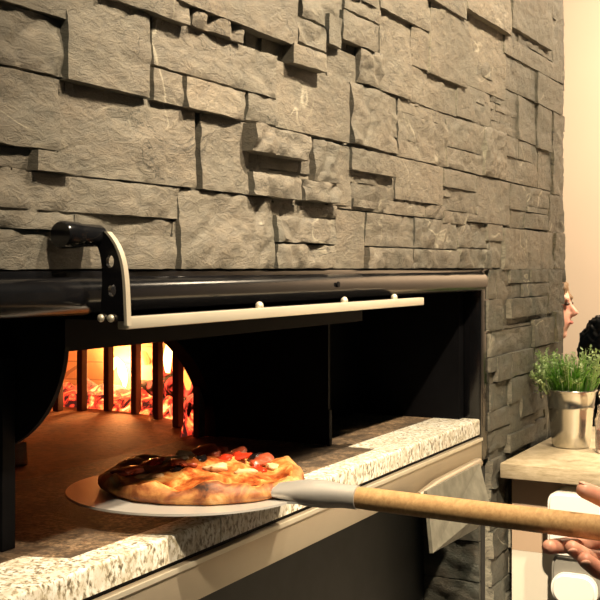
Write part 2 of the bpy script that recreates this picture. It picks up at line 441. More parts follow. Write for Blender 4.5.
courses(XO, 2.29, .0, ZK(-.49), (5, 16), (.045, .09), (.07, .14), tones=(0, .12))
# the reveal of the log niche below the oven, stones facing left
XN = W(478)
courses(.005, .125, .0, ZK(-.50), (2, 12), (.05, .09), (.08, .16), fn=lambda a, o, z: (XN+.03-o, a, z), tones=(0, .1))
ws = sw.build('wall_front', M['slate']); ws['kind'] = 'structure'
bm = bmesh.new()
box(bm, -.4, XEND-.002, .004, .12, ZK(-.004), 2.4)
box(bm, XO+.002, XEND-.002, .004, .60, 0, ZK(-.004)-.001)
box(bm, XN+.034, XO+.001, .004, .60, 0, ZK(-.50))
struct('trim_1', bm, M['basecore'])

# ------------------------------------------------------------------ room shell
bm = bmesh.new(); box(bm, -2, 7, -4, 4, -.05, 0); struct('floor', bm, M['tile'])
bm = bmesh.new(); box(bm, 5.2, 5.3, -4, 4, 0, 3.0); struct('wall_right', bm, M['cream'])
bm = bmesh.new(); box(bm, 5.17, 5.199, -4, 4, 0, .09, .004); struct('baseboard_right', bm, M['panel_white'])

# ------------------------------------------------------------------ oven
HZ = EYE - .298                            # hearth / granite top
GB = ZK(-.4137)                            # granite underside
SB = ZK(-.4815)                            # steel apron underside
XI = W(478)                                # inner face of the frame
ov = thing('pizza_oven', 'built-in wood-fired pizza oven with black steel front and glowing fire inside', 'oven', (1.27, .3, HZ))
XL = -.1
bm = bmesh.new()                           # black frame: right post and top strip, L section
box(bm, XI+.001, XO-.001, -.006, .03, SB, ZK(-.006), .002)

box(bm, XL, XI+.001, -.006, .03, ZK(-.018), ZK(-.005), .0015)
obj('frame', bm, M['blackgloss'], ov, 40)
bm = bmesh.new()                           # rolled lip over the mouth
zt, zb = ZK(-.012), ZK(-.060); prof = []
for k in range(13):
    a = PI*k/12; prof.append((-.004-.017*math.sin(a), (zt+zb)/2+(zt-zb)/2*math.cos(a)))
prof += [(.02, zb), (.02, zt)]
prism(bm, prof, XL, XI, 'x')
o = obj('rolled_lip', bm, M['blackgloss'], ov, 40)
bm = bmesh.new(); tube(bm, [(W(324), -.0215, ZK(-.031)), (W(324), -.0235, ZK(-.031))], .0042, 14)
obj('screw', bm, M['black'], o)
# vestibule: inner right wall, back plates, top
bm = bmesh.new()
box(bm, 2.045, XI+.001, .03, .42, GB, ZK(-.004), 0)
obj('side_wall', bm, M['black'], ov)
bm = bmesh.new(); box(bm, XL, 2.045, .03, .42, ZK(-.004)+.001, ZK(-.004)+.012)
obj('flue_hood', bm, M['black'], ov)
# mouth plate with arch
AX, AY, AA, AB = 1.27, .35, .37, .236
def archz(x):
    t = (x-AX)/AA
    return HZ + (AB*math.sqrt(max(0, 1-t*t)) if abs(t) < 1 else 0)
bm = bmesh.new()
n = 60; xs = [AX-AA+2*AA*(0.5-0.5*math.cos(PI*k/n)) for k in range(n+1)]
top = ZK(-.004)
for y in (.335, .35):
    pass
for k in range(n):
    x0, x1 = xs[k], xs[k+1]
    v = [bm.verts.new(p) for p in ((x0, .335, archz(x0)), (x1, .335, archz(x1)), (x1, .335, top), (x0, .335, top),
                                   (x0, .365, archz(x0)), (x1, .365, archz(x1)), (x1, .365, top), (x0, .365, top))]
    bm.faces.new(v[:4]); bm.faces.new(v[4:]); bm.faces.new((v[0], v[1], v[5], v[4]))
bmesh.ops.remove_doubles(bm, verts=bm.verts, dist=1e-5)
bmesh.ops.recalc_face_normals(bm, faces=bm.faces)
box(bm, XL, AX-AA, .335, .365, HZ-.02, top)
box(bm, AX+AA, 1.66, .335, .365, HZ-.02, top)
box(bm, 1.66, 2.045, .25, .365, HZ-.02, top)
obj('mouth_plate', bm, M['black'], ov)
# side sector plates of the mouth
for X in (.896, 1.643):
    bm = bmesh.new(); cy, cz, R = .178, EYE-.075, .128
    poly = [(cy+R*math.cos(a), cz+R*math.sin(a)) for a in [PI*(1.02+.52*k/16) for k in range(17)]]
    poly += [(.334, cz-R), (.334, top-.002), (cy-R, top-.002)]
    if X > 1: poly = [(.116, HZ+.001), (.334, HZ+.001), (.334, top-.002), (.116, top-.002)]
    prism(bm, poly, X, X+.007, 'x')
    o = obj('side_plate', bm, M['black'], ov)
    bm = bmesh.new()
    if X < 1: box(bm, X-.026, X-.006, .112, .13, HZ, cz-.02, .001)
    else: box(bm, X-.002, X+.009, .113, .118, HZ, HZ+.06, .001)
    obj('post', bm, M['black'], ov)
# refractory round floor (in the chamber), dome
CX, CY, CR = 1.27, .77, .74
bm = bmesh.new()
ring = [(CX+CR*math.cos(a), CY+CR*math.sin(a)) for a in [2*PI*k/96 for k in range(96)]]
poly = [(x, max(y, .366)) for x, y in ring]
dd = []
for p in poly:
    if not dd or (abs(p[0]-dd[-1][0])+abs(p[1]-dd[-1][1])) > 1e-4: dd.append(p)
prism(bm, dd, HZ-.06, HZ-.001)
obj('chamber_floor', bm, M['refr'], ov)
bm = bmesh.new(); G = {}
nu, nv = 96, 20
def dome(R, H):
    g = {}
    for i in range(nu):
        for j in range(nv+1):
            a = 2*PI*i/nu; t = PI/2*j/nv
            y = CY+R*math.cos(t)*math.sin(a)
            g[i, j] = bm.verts.new((CX+R*math.cos(t)*math.cos(a), max(y, .366), HZ-.001+H*math.sin(t)))
    for i in range(nu):
        for j in range(nv):
            f = (g[i, j], g[(i+1) % nu, j], g[(i+1) % nu, j+1], g[i, j+1])
            if all(v.co.y <= .3661 for v in f): continue
            bm.faces.new(f)
dome(CR, .36)
bmesh.ops.delete(bm, geom=[v for v in bm.verts if not v.link_faces], context='VERTS')
obj('dome', bm, M['dome'], ov, 60)
# grate: bars standing on the round floor edge
grate = bmesh.new()
pts = []
BARS = [(58, 411), (82, 410.6), (108.6, 410.8), (136, 414), (157.7, 419), (178, 427), (199, 437)]
for bx, by in BARS:
    d = .298*F/(by-HY); p = P(bx, by, d); pts.append(p)
for i, p in enumerate(pts):
    bm = bmesh.new(); dv = (pts[min(i+1, len(pts)-1)]-pts[max(i-1, 0)]).normalized()
    ang = math.atan2(dv.y, dv.x)
    box(bm, p.x-.0095, p.x+.0095, p.y-.007, p.y+.007, HZ, EYE-.055, .002)
    obj('grate_bar', bm, M['iron'], ov)
bm = bmesh.new(); tube(bm, [p+Vector((0, 0, .255)) for p in pts], .008, 8); obj('grate_rail', bm, M['iron'], ov, 40)
grate.free()
# door: swung up under the lip, with bar, brackets and round handle
dr = thing('oven_door', 'black oven door swung open with pale steel edge strip, drilled bracket and round handle', 'oven door', (1.2, -.04, EYE-.06))
BP = .055                                   # the bar stands this far in front of the wall plane
xa, xb = W(126, BP), W(423, BP)
kz = lambda k: ZK(k, BP)
bm = bmesh.new()
box(bm, xa, xb, -BP-.002, -BP+.010, kz(-.0825), kz(-.0665), .001)
obj('edge_strip', bm, M['barsteel'], dr, 30)
for bx in (258, 343, 393):
    bm = bmesh.new(); X = W(bx, BP-.006); ellipsoid(bm, (X, -BP+.004, kz(-.0665)+.002), (.0052, .0052, .0062), 2)
    obj('rivet', bm, M['barsteel'], dr, 60)
bm = bmesh.new()                            # curved inner panel of the door
prof = []
for k in range(13):
    t = k/12; prof.append((-BP+.011+(BP-.011+.050)*t, kz(-.076)-(kz(-.076)-(EYE-.0885))*t - .014*math.sin(PI*t)))
prof2 = [(y, z+.004) for y, z in reversed(prof)]
box(bm, xa+.006, 1.62, -BP+.0105, .055, kz(-.0715), kz(-.0690))
box(bm, .904, 1.642, .055, .053, EYE-.0885, ZK(-.004)-.002)
obj('door_panel', bm, M['black'], dr, 40)
# bracket in the YZ plane at xa: curved plate with holes
def bracket(X):
    out, inn = [], []
    for k in range(15):
        t = k/14; z = kz(-.072)+t*(ZK(.047, BP)-kz(-.072))
        yo = -BP-.002+.020*t**5+.004*t
        out.append((yo, z)); inn.append((yo+.029-.010*t, z))
    poly = out+list(reversed(inn))
    # plate grid with two round holes by boolean-free approach: cut via bmesh fill
    bm = bmesh.new()
    for s_, XX in ((0, X), (1, X-.0045)):
        vs = [bm.verts.new((XX, y, z)) for y, z in poly]
        es = [bm.edges.new((vs[i], vs[(i+1) % len(vs)])) for i in range(len(vs))]
        hs = []
        for hc in HOLES:
            hv = [bm.verts.new((XX, hc[0]+.0048*math.cos(a), hc[1]+.0062*math.sin(a))) for a in [2*PI*q/16 for q in range(16)]]
            es += [bm.edges.new((hv[i], hv[(i+1) % 16])) for i in range(16)]; hs.append(hv)
        bmesh.ops.triangle_fill(bm, edges=es, use_beauty=True, use_dissolve=False)
        if s_ == 0: A, AH = vs, hs
        else: B, BH = vs, hs
    for a_, b_ in [(A, B)]+list(zip(AH, BH)):
        for i in range(len(a_)): bm.faces.new((a_[i], a_[(i+1) % len(a_)], b_[(i+1) % len(a_)], b_[i]))
    bmesh.ops.recalc_face_normals(bm, faces=bm.faces)
    return bm
zb0, zt0 = kz(-.072), ZK(.047, BP)
HOLES = [(-BP+.0125, zb0+.030), (-BP+.0150, zb0+.058)]
obj('bracket', bracket(xa-.001), M['blackgloss'], dr)
bm = bmesh.new()                            # bright outer flange following the bracket
prof = []
for k in range(15):
    t = k/14; prof.append((-BP-.002+.020*t**5+.004*t, zb0-.004+t*(zt0-zb0+.004)))
o2 = [(y-.0035, z) for y, z in reversed(prof)]
prism(bm, prof+o2, xa-.0055, xa+.0015, 'x')
obj('flange', bm, M['barsteel'], dr, 40, 'pale steel curved flange')
hx, hy, hz = xa-.003, -BP+.034, zt0-.004
bm = bmesh.new()
tube(bm, [(hx+.004, hy, hz), (hx-.040, hy, hz), (hx-.044, hy, hz)], [.0108, .0115, .0095], 28)
tube(bm, [(hx-.030, hy, hz), (hx-.050, hy, hz), (hx-.053, hy, hz)], [.0128, .0132, .0118], 28)
obj('handle', bm, M['blackgloss'], dr, 40, 'round black handle')
for q in ((-.004, .008), (.004, .02)):
    bm = bmesh.new(); ellipsoid(bm, (xa-.008, -BP+.004+q[1], zb0+.003), (.003, .004, .004), 2); obj('bolt', bm, M['barsteel'], dr, 60)

# steel apron under the granite
ap = thing('apron_panel', 'brushed steel apron panel running below the granite ledge', 'panel', (1.2, 0, SB))
bm = bmesh.new(); box(bm, XL, XI, -.008, .012, SB, GB-.006, .001); obj('face', bm, M['steel'], ap, 30)
bm = bmesh.new(); box(bm, XL, XI, -.0105, -.008, GB-.012, GB-.006, .0005); obj('top_edge', bm, M['barsteel'], ap)
bm = bmesh.new(); box(bm, XL, XI, .0, .30, GB-.006, GB, 0); obj('support', bm, M['black'], ap)
bm = bmesh.new(); tube(bm, [(W(410), -.016, ZK(-.483)-.002), (W(425), -.02, ZK(-.475)), (W(470), -.016, ZK(-.474))], [.008, .010, .010], 16)
obj('pull_rail', bm, M['steel'], ap, 50)
# dark lower cabinet (back of log niche)
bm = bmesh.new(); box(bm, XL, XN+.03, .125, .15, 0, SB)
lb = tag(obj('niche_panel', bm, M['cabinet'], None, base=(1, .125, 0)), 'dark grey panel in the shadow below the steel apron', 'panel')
# granite: three pieces
GF = -.004
def gran(poly, label):
    bm = bmesh.new(); prism(bm, poly, GB, HZ)
    es = [e for e in bm.edges if all(abs(v.co.y-GF) < 1e-5 and abs(v.co.z-HZ) < 1e-5 for v in e.verts)]
    bmesh.ops.bevel(bm, geom=es, offset=.004, segments=3, affect='EDGES', profile=.5)
    tag(obj('granite_slab', bm, M['granite'], None, 30, base=(poly[0][0], 0, GB)), label, 'granite slab', 'granite slabs of the oven ledge')
S1, S2 = W(218), W(361)
g = .0009
gran([(XL, GF), (S1-g, GF), (S1-g, .034), (.885, .034), (.868, .083), (XL, .083)], 'speckled white granite slab at the near end of the oven ledge, beneath the black post')
gran([(S1+g, GF), (S2-g, GF), (S2-g, .034), (S1+g, .034)], 'speckled white granite piece between the two seams, under the pizza peel')
gran([(S2+g, GF), (XI-.0005, GF), (XI-.0005, .083), (1.651, .083), (1.651, .034), (S2+g, .034)], 'speckled white granite slab at the far end of the ledge, against the black frame')
bm = bmesh.new()
prism(bm, [(XL, .0845), (.869, .0845), (.886, .0355), (1.6495, .0355), (1.6495, .0845), (2.044, .0845), (2.044, .249), (1.659, .249), (1.659, .334), (1.641, .334), (1.641, .3655), (.899, .3655), (.899, .334), (XL, .334)], GB, HZ-.0005)
tag(obj('hearth_slab', bm, M['hearth'], None, base=(1.2, .05, GB)), 'rough sooty brown hearth slab behind the white granite edge', 'hearth')

bm = bmesh.new(); c_ = P(17, 461, 1.66); box(bm, c_.x-.012, c_.x+.012, c_.y-.012, c_.y+.012, HZ-.001, HZ+.034, .004)
for v in bm.verts: v.co += Vector((noise.noise(v.co*70), noise.noise(v.co*80), noise.noise(v.co*60)))*.006
tag(obj('wood_chunk', bm, M['wood'], None, 40, base=(c_.x, c_.y, HZ)), 'small pale wood chunk on the oven floor behind the black post', 'wood chunk')
# fire
bm = bmesh.new(); nA, nR = 90, 10; g = {}
for i in range(nA+1):
    for j in range(nR+1):
        a = math.radians(-55+120*i/nA); r = .565+.165*j/nR
        x, y = CX+r*math.cos(a), CY+r*math.sin(a)
        z = HZ+.004+.045*math.sin(PI*min(1, j/nR*.9+.08))*(0.6+.9*abs(noise.noise(Vector((x*22, y*22, 3)))))
        g[i, j] = bm.verts.new((x, max(.38, y), z if 0 < j < nR else HZ+.001))
for i in range(nA):
    for j in range(nR): bm.faces.new((g[i, j], g[i+1, j], g[i+1, j+1], g[i, j+1]))
bmesh.ops.recalc_face_normals(bm, faces=bm.faces)
o = tag(obj('ember_bed', bm, M['ember'], None, 50, base=(1.85, .6, HZ)), 'bed of glowing red embers behind the iron grate', 'embers'); o['kind'] = 'stuff'
def log(a, b, r, label):
    bm = bmesh.new(); a, b = Vector(a), Vector(b); n = 10; pt = []; rd = []
    for k in range(n+1):
        pt.append(a.lerp(b, k/n)+Vector((0, 0, .004*noise.noise(Vector((k*.9, r*99, 0)))))); rd.append(r*(1+.22*noise.noise(Vector((k*.7, r*55, 4)))))
    tube(bm, pt, rd, 14)
    for v in bm.verts: v.co += Vector((noise.noise(v.co*60), noise.noise(v.co*60+Vector((9, 0, 0))), noise.noise(v.co*60+Vector((0, 9, 0)))))*.005
    tag(obj('burning_log', bm, M['log'], None, 45, base=a), label, 'log', 'logs in the oven fire')
log(P(142, 392, 2.36), P(186, 388, 2.20), .024, 'charred log lying behind the third and fourth grate bars')
log(P(165, 420, 2.26), P(205, 405, 2.06), .026, 'red-glowing log low at the far end of the grate')
log(P(160, 372, 2.34), P(190, 412, 2.18), .02, 'thin charred log leaning across the other burning logs')
def flame(px, py, d, w, h, m, label, n=1):
    fl = bmesh.new(); c = P(px, py, d)
    prof = []
    for k in range(15):
        t = k/14; r = w*(math.sin(PI*min(1, t*.82+.12))**1.3)*(1-t*.55) if t < 1 else 0
        prof.append((max(r, 0.0004), c.z+h*t))
    lathe(fl, prof, c.x, c.y, 20)
    for v in fl.verts:
        t = (v.co.z-c.z)/h; v.co.x += .25*w*math.sin(t*5+px)*t; v.co.y += .35*w*math.sin(t*6+px*.3)*t
        v.co.x += .15*w*noise.noise(v.co*50)
    tag(obj('flame', fl, m, None, 80, base=c), label, 'flame', 'flames in the oven')
flame(122, 392, 2.47, .021, .15, M['flame'], 'tall bright yellow flame between the second and third grate bars')
flame(116, 398, 2.44, .018, .07, M['flame_dim'], 'low orange flame at the foot of the bright flame')
flame(168, 375, 2.30, .012, .10, M['flame'], 'narrow bright flame between the fourth and fifth grate bars')
flame(188, 390, 2.17, .012, .07, M['flame_dim'], 'small orange flame beside the arch edge')
flame(147, 365, 2.42, .014, .08, M['flame_dim'], 'thin orange flame above the charred log')

# dusty plate leaning below the apron
bm = bmesh.new()
q = [P(427, 491, 1.80), P(480, 463.5, 2.05), P(490, 505, 2.02), P(478, 528, 2.02), P(433, 553, 1.78)]
nrm = (q[1]-q[0]).cross(q[4]-q[0]).normalized()
if nrm.y < 0: nrm = -nrm
va = [bm.verts.new(p) for p in q]; vb = [bm.verts.new(p+nrm*.006) for p in q]
bm.faces.new(va); bm.faces.new(vb)
for i in range(5): bm.faces.new((va[i], va[(i+1) % 5], vb[(i+1) % 5], vb[i]))
bmesh.ops.recalc_face_normals(bm, faces=bm.faces)
tag(obj('metal_flap', bm, M['plate'], None, base=q[1]), 'dusty grey metal flap hanging open below the steel apron', 'flap')

# ------------------------------------------------------------------ peel
pc = P(189, 487, 1.36); hzp = pc.z
pe = P(353, 497, 1.262); pr_ = P(600, 528, 1.136)
ax = (pr_-pe).normalized()
pl = thing('pizza_peel', 'round metal pizza peel with long wooden handle held over the granite ledge', 'pizza peel', pc)
ad = Vector((pe.x-pc.x, pe.y-pc.y, 0)).normalized(); sd = Vector((-ad.y, ad.x, 0))
bm = bmesh.new(); R = .150; out = []
for k in range(97):
    a = math.radians(9)+(2*PI-math.radians(18))*k/96; out.append((R*math.cos(a), R*math.sin(a)))
out += [(R+.012, -.017), (R+.030, -.014), (R+.030, .014), (R+.012, .017)]
lo = [bm.verts.new(pc+ad*a+sd*b+Vector((0, 0, -.0025))) for a, b in out]
hi = [bm.verts.new(pc+ad*a*.996+sd*b*.996) for a, b in out]
bm.faces.new(lo); bm.faces.new(hi)
for i in range(len(out)): bm.faces.new((lo[i], lo[(i+1) % len(out)], hi[(i+1) % len(out)], hi[i]))
bmesh.ops.recalc_face_normals(bm, faces=bm.faces)
obj('blade', bm, M['alu'], pl, 40)
s0 = pc+ad*(R-.030)+Vector((0, 0, .008)); s1 = pe
bm = bmesh.new(); cen = [s0, s0.lerp(s1, .2), s0.lerp(s1, .42), s0.lerp(s1, .65), s0.lerp(s1, .88), s1+ax*.006]
wv = [(.026, .007), (.024, .011), (.021, .0155), (.0175, .0160), (.0140, .0135), (.0138, .0136)]
rings = []
for c, (w, h) in zip(cen, wv):
    rings.append([bm.verts.new(c+sd*w*math.cos(a)+Vector((0, 0, 1))*h*math.sin(a)) for a in [2*PI*k/24 for k in range(24)]])
for i in range(5):
    for k in range(24): bm.faces.new((rings[i][k], rings[i][(k+1) % 24], rings[i+1][(k+1) % 24], rings[i+1][k]))
bm.faces.new(rings[0]); bm.faces.new(rings[-1]); bmesh.ops.recalc_face_normals(bm, faces=bm.faces)
obj('socket', bm, M['alu'], pl, 40)
bm = bmesh.new(); tube(bm, [pe+ax*.0065, pe+ax*.02, pe+ax*.3, pr_+ax*.35], [.0122, .0127, .0132, .0135], 28)
obj('handle', bm, M['wood'], pl, 40)

# ------------------------------------------------------------------ pizza
pzc = P(203, 482, 1.375); pzc.z = hzp+.0015
pz = thing('pizza', 'freshly baked pizza with browned toppings resting on the metal peel', 'pizza', pzc)
RP = .126
def pzh(a, r):      # height of the top above the blade
    q = Vector((math.cos(a)*r*22, math.sin(a)*r*22, 5))
    n1 = noise.fractal(q, .8, 2.1, 3)
    t = r/RP
    crustb = (.0065+.007*max(0, math.cos(a-.3)*.0+noise.noise(Vector((math.cos(a)*2.2, math.sin(a)*2.2, 8)))))*math.exp(-((t-.92)/.10)**2)
    mound = .017*math.exp(-((math.cos(a)*r-.025)**2+(math.sin(a)*r-.02)**2)/.0045)
    return max(.003, .008+crustb+mound+.009*n1)
def grid(r0, r1, off, nr, na=96, rfun=None):
    bm = bmesh.new(); rr = []
    for j in range(nr+1):
        row = []
        for i in range(na):
            a = 2*PI*i/na; rm = 1+.05*noise.noise(Vector((math.cos(a)*1.6, math.sin(a)*1.6, 2)))+.018*noise.noise(Vector((math.cos(a)*6, math.sin(a)*6, 2)))
            r = (r0+(r1-r0)*j/nr)
            rr_ = r*rm
            row.append(bm.verts.new((pzc.x+rr_*math.cos(a), pzc.y+rr_*math.sin(a), pzc.z+pzh(a, r)+off)))
        rr.append(row)
    for j in range(nr):
        for i in range(na): bm.faces.new((rr[j][i], rr[j][(i+1) % na], rr[j+1][(i+1) % na], rr[j+1][i]))
    return bm, rr
bm, rr = grid(.006, RP*.97, 0, 26)
bm.faces.new(rr[0])
prev = rr[-1]
for (fr, z) in ((1.0, .010), (1.01, .005), (.985, .0)):
    row = []
    for i in range(96):
        a = 2*PI*i/96; rm = 1+.05*noise.noise(Vector((math.cos(a)*1.6, math.sin(a)*1.6, 2)))+.018*noise.noise(Vector((math.cos(a)*6, math.sin(a)*6, 2)))
        row.append(bm.verts.new((pzc.x+RP*fr*rm*math.cos(a), pzc.y+RP*fr*rm*math.sin(a), pzc.z+z)))
    for i in range(96): bm.faces.new((prev[i], prev[(i+1) % 96], row[(i+1) % 96], row[i]))
    prev = row
bm.faces.new(list(reversed(prev))); bmesh.ops.recalc_face_normals(bm, faces=bm.faces)
obj('crust', bm, M['crust'], pz, 70)
bm, rr = grid(.006, RP*.93, .0012, 20); bm.faces.new(rr[0])
for v in rr[-1]: v.co.z -= .004
bmesh.ops.recalc_face_normals(bm, faces=bm.faces)
obj('topping', bm, M['cheese'], pz, 70)
def on_pizza(px, py):     # ray to the pizza plane
    d = (EYE-(pzc.z+.014))*F/(py-HY); p = P(px, py, d)
    r = math.hypot(p.x-pzc.x, p.y-pzc.y); a = math.atan2(p.y-pzc.y, p.x-pzc.x)
    r = min(r, RP*.88); return Vector((pzc.x+r*math.cos(a), pzc.y+r*math.sin(a), pzc.z+pzh(a, r)))
def blob(name, p, r, m, seedz, parent=pz):
    bm = bmesh.new(); rot = Matrix.Rotation(random.uniform(0, 6), 3, 'Z') @ Matrix.Rotation(random.uniform(-.35, .35), 3, 'X')
    ellipsoid(bm, p+Vector((0, 0, r[2]*.3)), (r[0], r[1], r[2]*.7), 3, rot)
    for v in bm.verts: v.co += (v.co-p)*(.9*noise.noise(v.co*55+Vector((seedz, 0, 0)))+.4*noise.noise(v.co*160))
    return obj(name, bm, m, parent, 60)
for i, (x, y) in enumerate([(240, 462), (254, 468), (223, 466), (152, 468)]): blob('tomato_slice', on_pizza(x, y), (.019, .016, .006), M['tomato'], i)
for i, (x, y) in enumerate([(140, 466), (165, 462), (205, 460), (222, 455), (262, 462), (185, 472), (128, 474), (237, 456)]): blob('ham_piece', on_pizza(x, y), (.020, .015, .008), M['ham'], i+10)
for i, (x, y) in enumerate([(188, 462), (150, 476), (215, 473), (272, 466), (172, 466), (243, 474)]): blob('mushroom_slice', on_pizza(x, y), (.015, .008, .007), M['mushroom'], i+20)
for i, (x, y) in enumerate([(176, 474), (184, 473), (260, 458), (200, 470)]): blob('olive', on_pizza(x, y), (.011, .008, .006), M['olive'], i+30)

# ------------------------------------------------------------------ hand
hd = thing('person', 'person mostly outside the frame, bare hand gripping the wooden peel handle', 'person', (1.22, -.93, 0))
bm = bmesh.new()
def chain(pts, rads):
    for i in range(len(pts)-1): capsule(bm, pts[i], pts[i+1], rads[i], rads[i+1], 3)
H = lambda x, y, d: P(x, y, d)
fing = {
 'index': ([(640, 545, 1.185), (596, 541, 1.19), (570, 545, 1.168), (549, 547, 1.145)], [.0115, .0100, .0090, .0080]),
 'middle': ([(650, 556, 1.165), (610, 562, 1.165), (586, 557, 1.135), (572, 548, 1.115)], [.0120, .0100, .0092, .0080]),
 'ring': ([(660, 566, 1.145), (620, 578, 1.135), (598, 570, 1.112), (585, 560, 1.095)], [.0120, .0100, .0092, .0080]),
 'small': ([(672, 572, 1.125), (640, 592, 1.11), (622, 582, 1.09), (611, 570, 1.08)], [.0105, .0085, .0078, .0070]),
 'thumb': ([(690, 538, 1.16), (650, 517, 1.165), (612, 502, 1.16), (584, 490, 1.15)], [.0165, .0130, .0108, .0088]),
}
for nm, (pp, rr) in fing.items(): chain([H(*p) for p in pp], rr)
wr = H(745, 566, 1.14)
for nm in ('index', 'middle', 'ring', 'small', 'thumb'):
    capsule(bm, H(*fing[nm][0][0]), wr, .014, .021)
capsule(bm, H(665, 552, 1.165), H(705, 560, 1.15), .018, .02)
EL = Vector((1.30, -.82, 1.05)); SHO = Vector((1.38, -.93, 1.34))
capsule(bm, wr, EL, .026, .040); capsule(bm, EL, EL.lerp(SHO, .4), .040, .043)
bm = remeshed(bm, .0024, 5)
b2 = bmesh.new(); fz = Vector((-.3, .954, 0)).normalized(); rt = Vector((fz.y, -fz.x, 0)); up = Vector((0, 0, 1))
NK = SHO-rt*.17+up*.05; R3 = Matrix((fz, -rt, up)).transposed()
hc = NK+up*.19+fz*.03; q = lambda f, s_, u: hc+fz*f+rt*s_+up*u
ellipsoid(b2, q(-.012, 0, .022), (.098, .075, .098), 3, R3); ellipsoid(b2, q(.020, 0, -.04), (.070, .058, .080), 3, R3)
capsule(b2, q(.055, 0, -.098), q(.045, 0, -.09), .022, .03); capsule(b2, q(.082, 0, .012), q(.104, 0, -.022), .009, .013)
for s_ in (-1, 1): ellipsoid(b2, q(-.006, s_*.076, -.008), (.016, .008, .030), 2, R3)
capsule(b2, q(-.015, 0, -.07), NK, .052, .058)
HP = Vector((NK.x, NK.y, .95)); capsule(b2, NK-up*.06, HP, .10, .115)
SH2 = NK-rt*.17-up*.05; EL2 = SH2-up*.29-rt*.05; HA2 = EL2-up*.24+fz*.06
capsule(b2, NK-up*.05, SHO, .06, .05); capsule(b2, NK-up*.05, SH2, .06, .05); capsule(b2, SHO, EL.lerp(SHO, .3), .046, .041)
capsule(b2, SH2, EL2, .046, .038); capsule(b2, EL2, HA2, .036, .026); ellipsoid(b2, HA2-up*.05, (.02, .04, .05), 2, R3)
for k_ in range(4): capsule(b2, HA2-up*.07+fz*(.03-.02*k_), HA2-up*(.145-.01*abs(k_-1))+fz*(.035-.022*k_), .010, .008, 2)
capsule(b2, HA2-up*.02+fz*.03, HA2-up*.09+fz*.065, .012, .009, 2)
LEGS = []
for s_ in (-1, 1):
    hp = HP+rt*s_*.09; kn = Vector((hp.x, hp.y, .50))+fz*.02+rt*s_*.02; an = Vector((kn.x, kn.y, .09))-fz*.03; LEGS.append((hp, kn, an))
    capsule(b2, hp, kn, .085, .058); capsule(b2, kn, an, .054, .036); capsule(b2, an-up*.052, an-up*.058+fz*.16, .036, .030)
b2 = remeshed(b2, .006, 4); tmp = bpy.data.meshes.new('t'); b2.to_mesh(tmp); b2.free(); bm.from_mesh(tmp); bpy.data.meshes.remove(tmp)
body = obj('body', bm, M['skin'], hd, 80)
bm = bmesh.new(); capsule(bm, NK-up*.07, HP, .112, .125); capsule(bm, NK-up*.055, SHO, .068, .06); capsule(bm, NK-up*.055, SH2, .068, .06)
capsule(bm, SHO, EL.lerp(SHO, .25), .060, .052); capsule(bm, SH2, SH2.lerp(EL2, .75), .060, .050)
obj('shirt', remeshed(bm, .008, 4), M['cloth_dark'], hd, 80)
bm = bmesh.new()
for hp, kn, an in LEGS: capsule(bm, hp, kn, .098, .070); capsule(bm, kn, an+up*.03, .068, .056)
capsule(bm, LEGS[0][0], LEGS[1][0], .12, .12); obj('trousers', remeshed(bm, .009, 4), M['cloth_dark'], hd, 80)
bm = bmesh.new(); ellipsoid(bm, q(-.034, 0, .038), (.092, .084, .096), 3, R3); obj('hair', bm, M['hair_fair'], hd, 80)
def nail(nm, up):
    a, b = H(*fing[nm][0][-2]), H(*fing[nm][0][-1]); d = (b-a).normalized()
    u = (up-d*up.dot(d)).normalized(); s = d.cross(u)
    bm = bmesh.new(); r = fing[nm][1][-1]
    m3 = Matrix((d, s, u)).transposed()
    ellipsoid(bm, b+u*r*.62+d*.002, (.0062, .0052, .0026), 3, m3)
    return obj('fingernail', bm, M['nail'], body, 60)
nail('thumb', Vector((0, 0, 1))); 
tocam = -Vector((CS, SN, 0))
for nm in ('middle', 'ring'): nail(nm, (tocam*.7+Vector((0, 0, -.5))))

# ------------------------------------------------------------------ counter
ctz = EYE-.3935; XC = W(500, .022)
XB = W(512, .024)
ct = thing('counter', 'service counter with grainy tan worktop beside the stone pier', 'counter', (XC+.2, -.6, 0))
bm = bmesh.new(); box(bm, XC, 2.74, -1.3, -.022, ctz-.030, ctz, .002); obj('worktop', bm, M['worktop'], ct, 30)
bm = bmesh.new(); box(bm, XB, 2.70, -1.25, -.024, ctz-.19, ctz-.0305, 0); obj('upper_panel', bm, M['panel_tan'], ct)
bm = bmesh.new(); box(bm, XB, 2.70, -1.25, -.024, 0, ctz-.1905, 0); obj('lower_panel', bm, M['panel_white'], ct)
bm = bmesh.new(); box(bm, XB-.007, XB-.001, -.165, -.14, 0, ctz-.1905, .001); obj('batten', bm, M['panel_tan'], ct)
# dispenser
dx = XB
dp = P(577, 540, 2.20)
ds = thing('dispenser', 'white rounded plastic dispenser mounted on the counter front behind the hand', 'dispenser', (dx-.04, dp.y, .6))
def rbox(y0, y1, z0, z1, x0, x1, r, m, nm):
    bm = bmesh.new(); poly = []
    for (cy, cz, a0) in ((y1-r, z1-r, 0), (y0+r, z1-r, PI/2), (y0+r, z0+r, PI), (y1-r, z0+r, 1.5*PI)):
        for k in range(9): a = a0+PI/2*k/8; poly.append((cy+r*math.cos(a), cz+r*math.sin(a)))
    prism(bm, poly, x0, x1, 'x')
    es = [e for e in bm.edges if all(abs(v.co.x-x0) < 1e-6 for v in e.verts)]
    bmesh.ops.bevel(bm, geom=es, offset=.006, segments=3, affect='EDGES')
    obj(nm, bm, m, ds, 40)
yl = -D+.2722*(dx-.07); yr = P(606, 500, 2.15).y
def zz(py): return P(575, py, 2.2).z
rbox(yr, yl, zz(552), zz(488), dx-.07, dx-.001, .022, M['white'], 'body')
rbox(yr+.006, yl-.004, zz(596), zz(548), dx-.055, dx-.001, .030, M['greyplastic'], 'window')
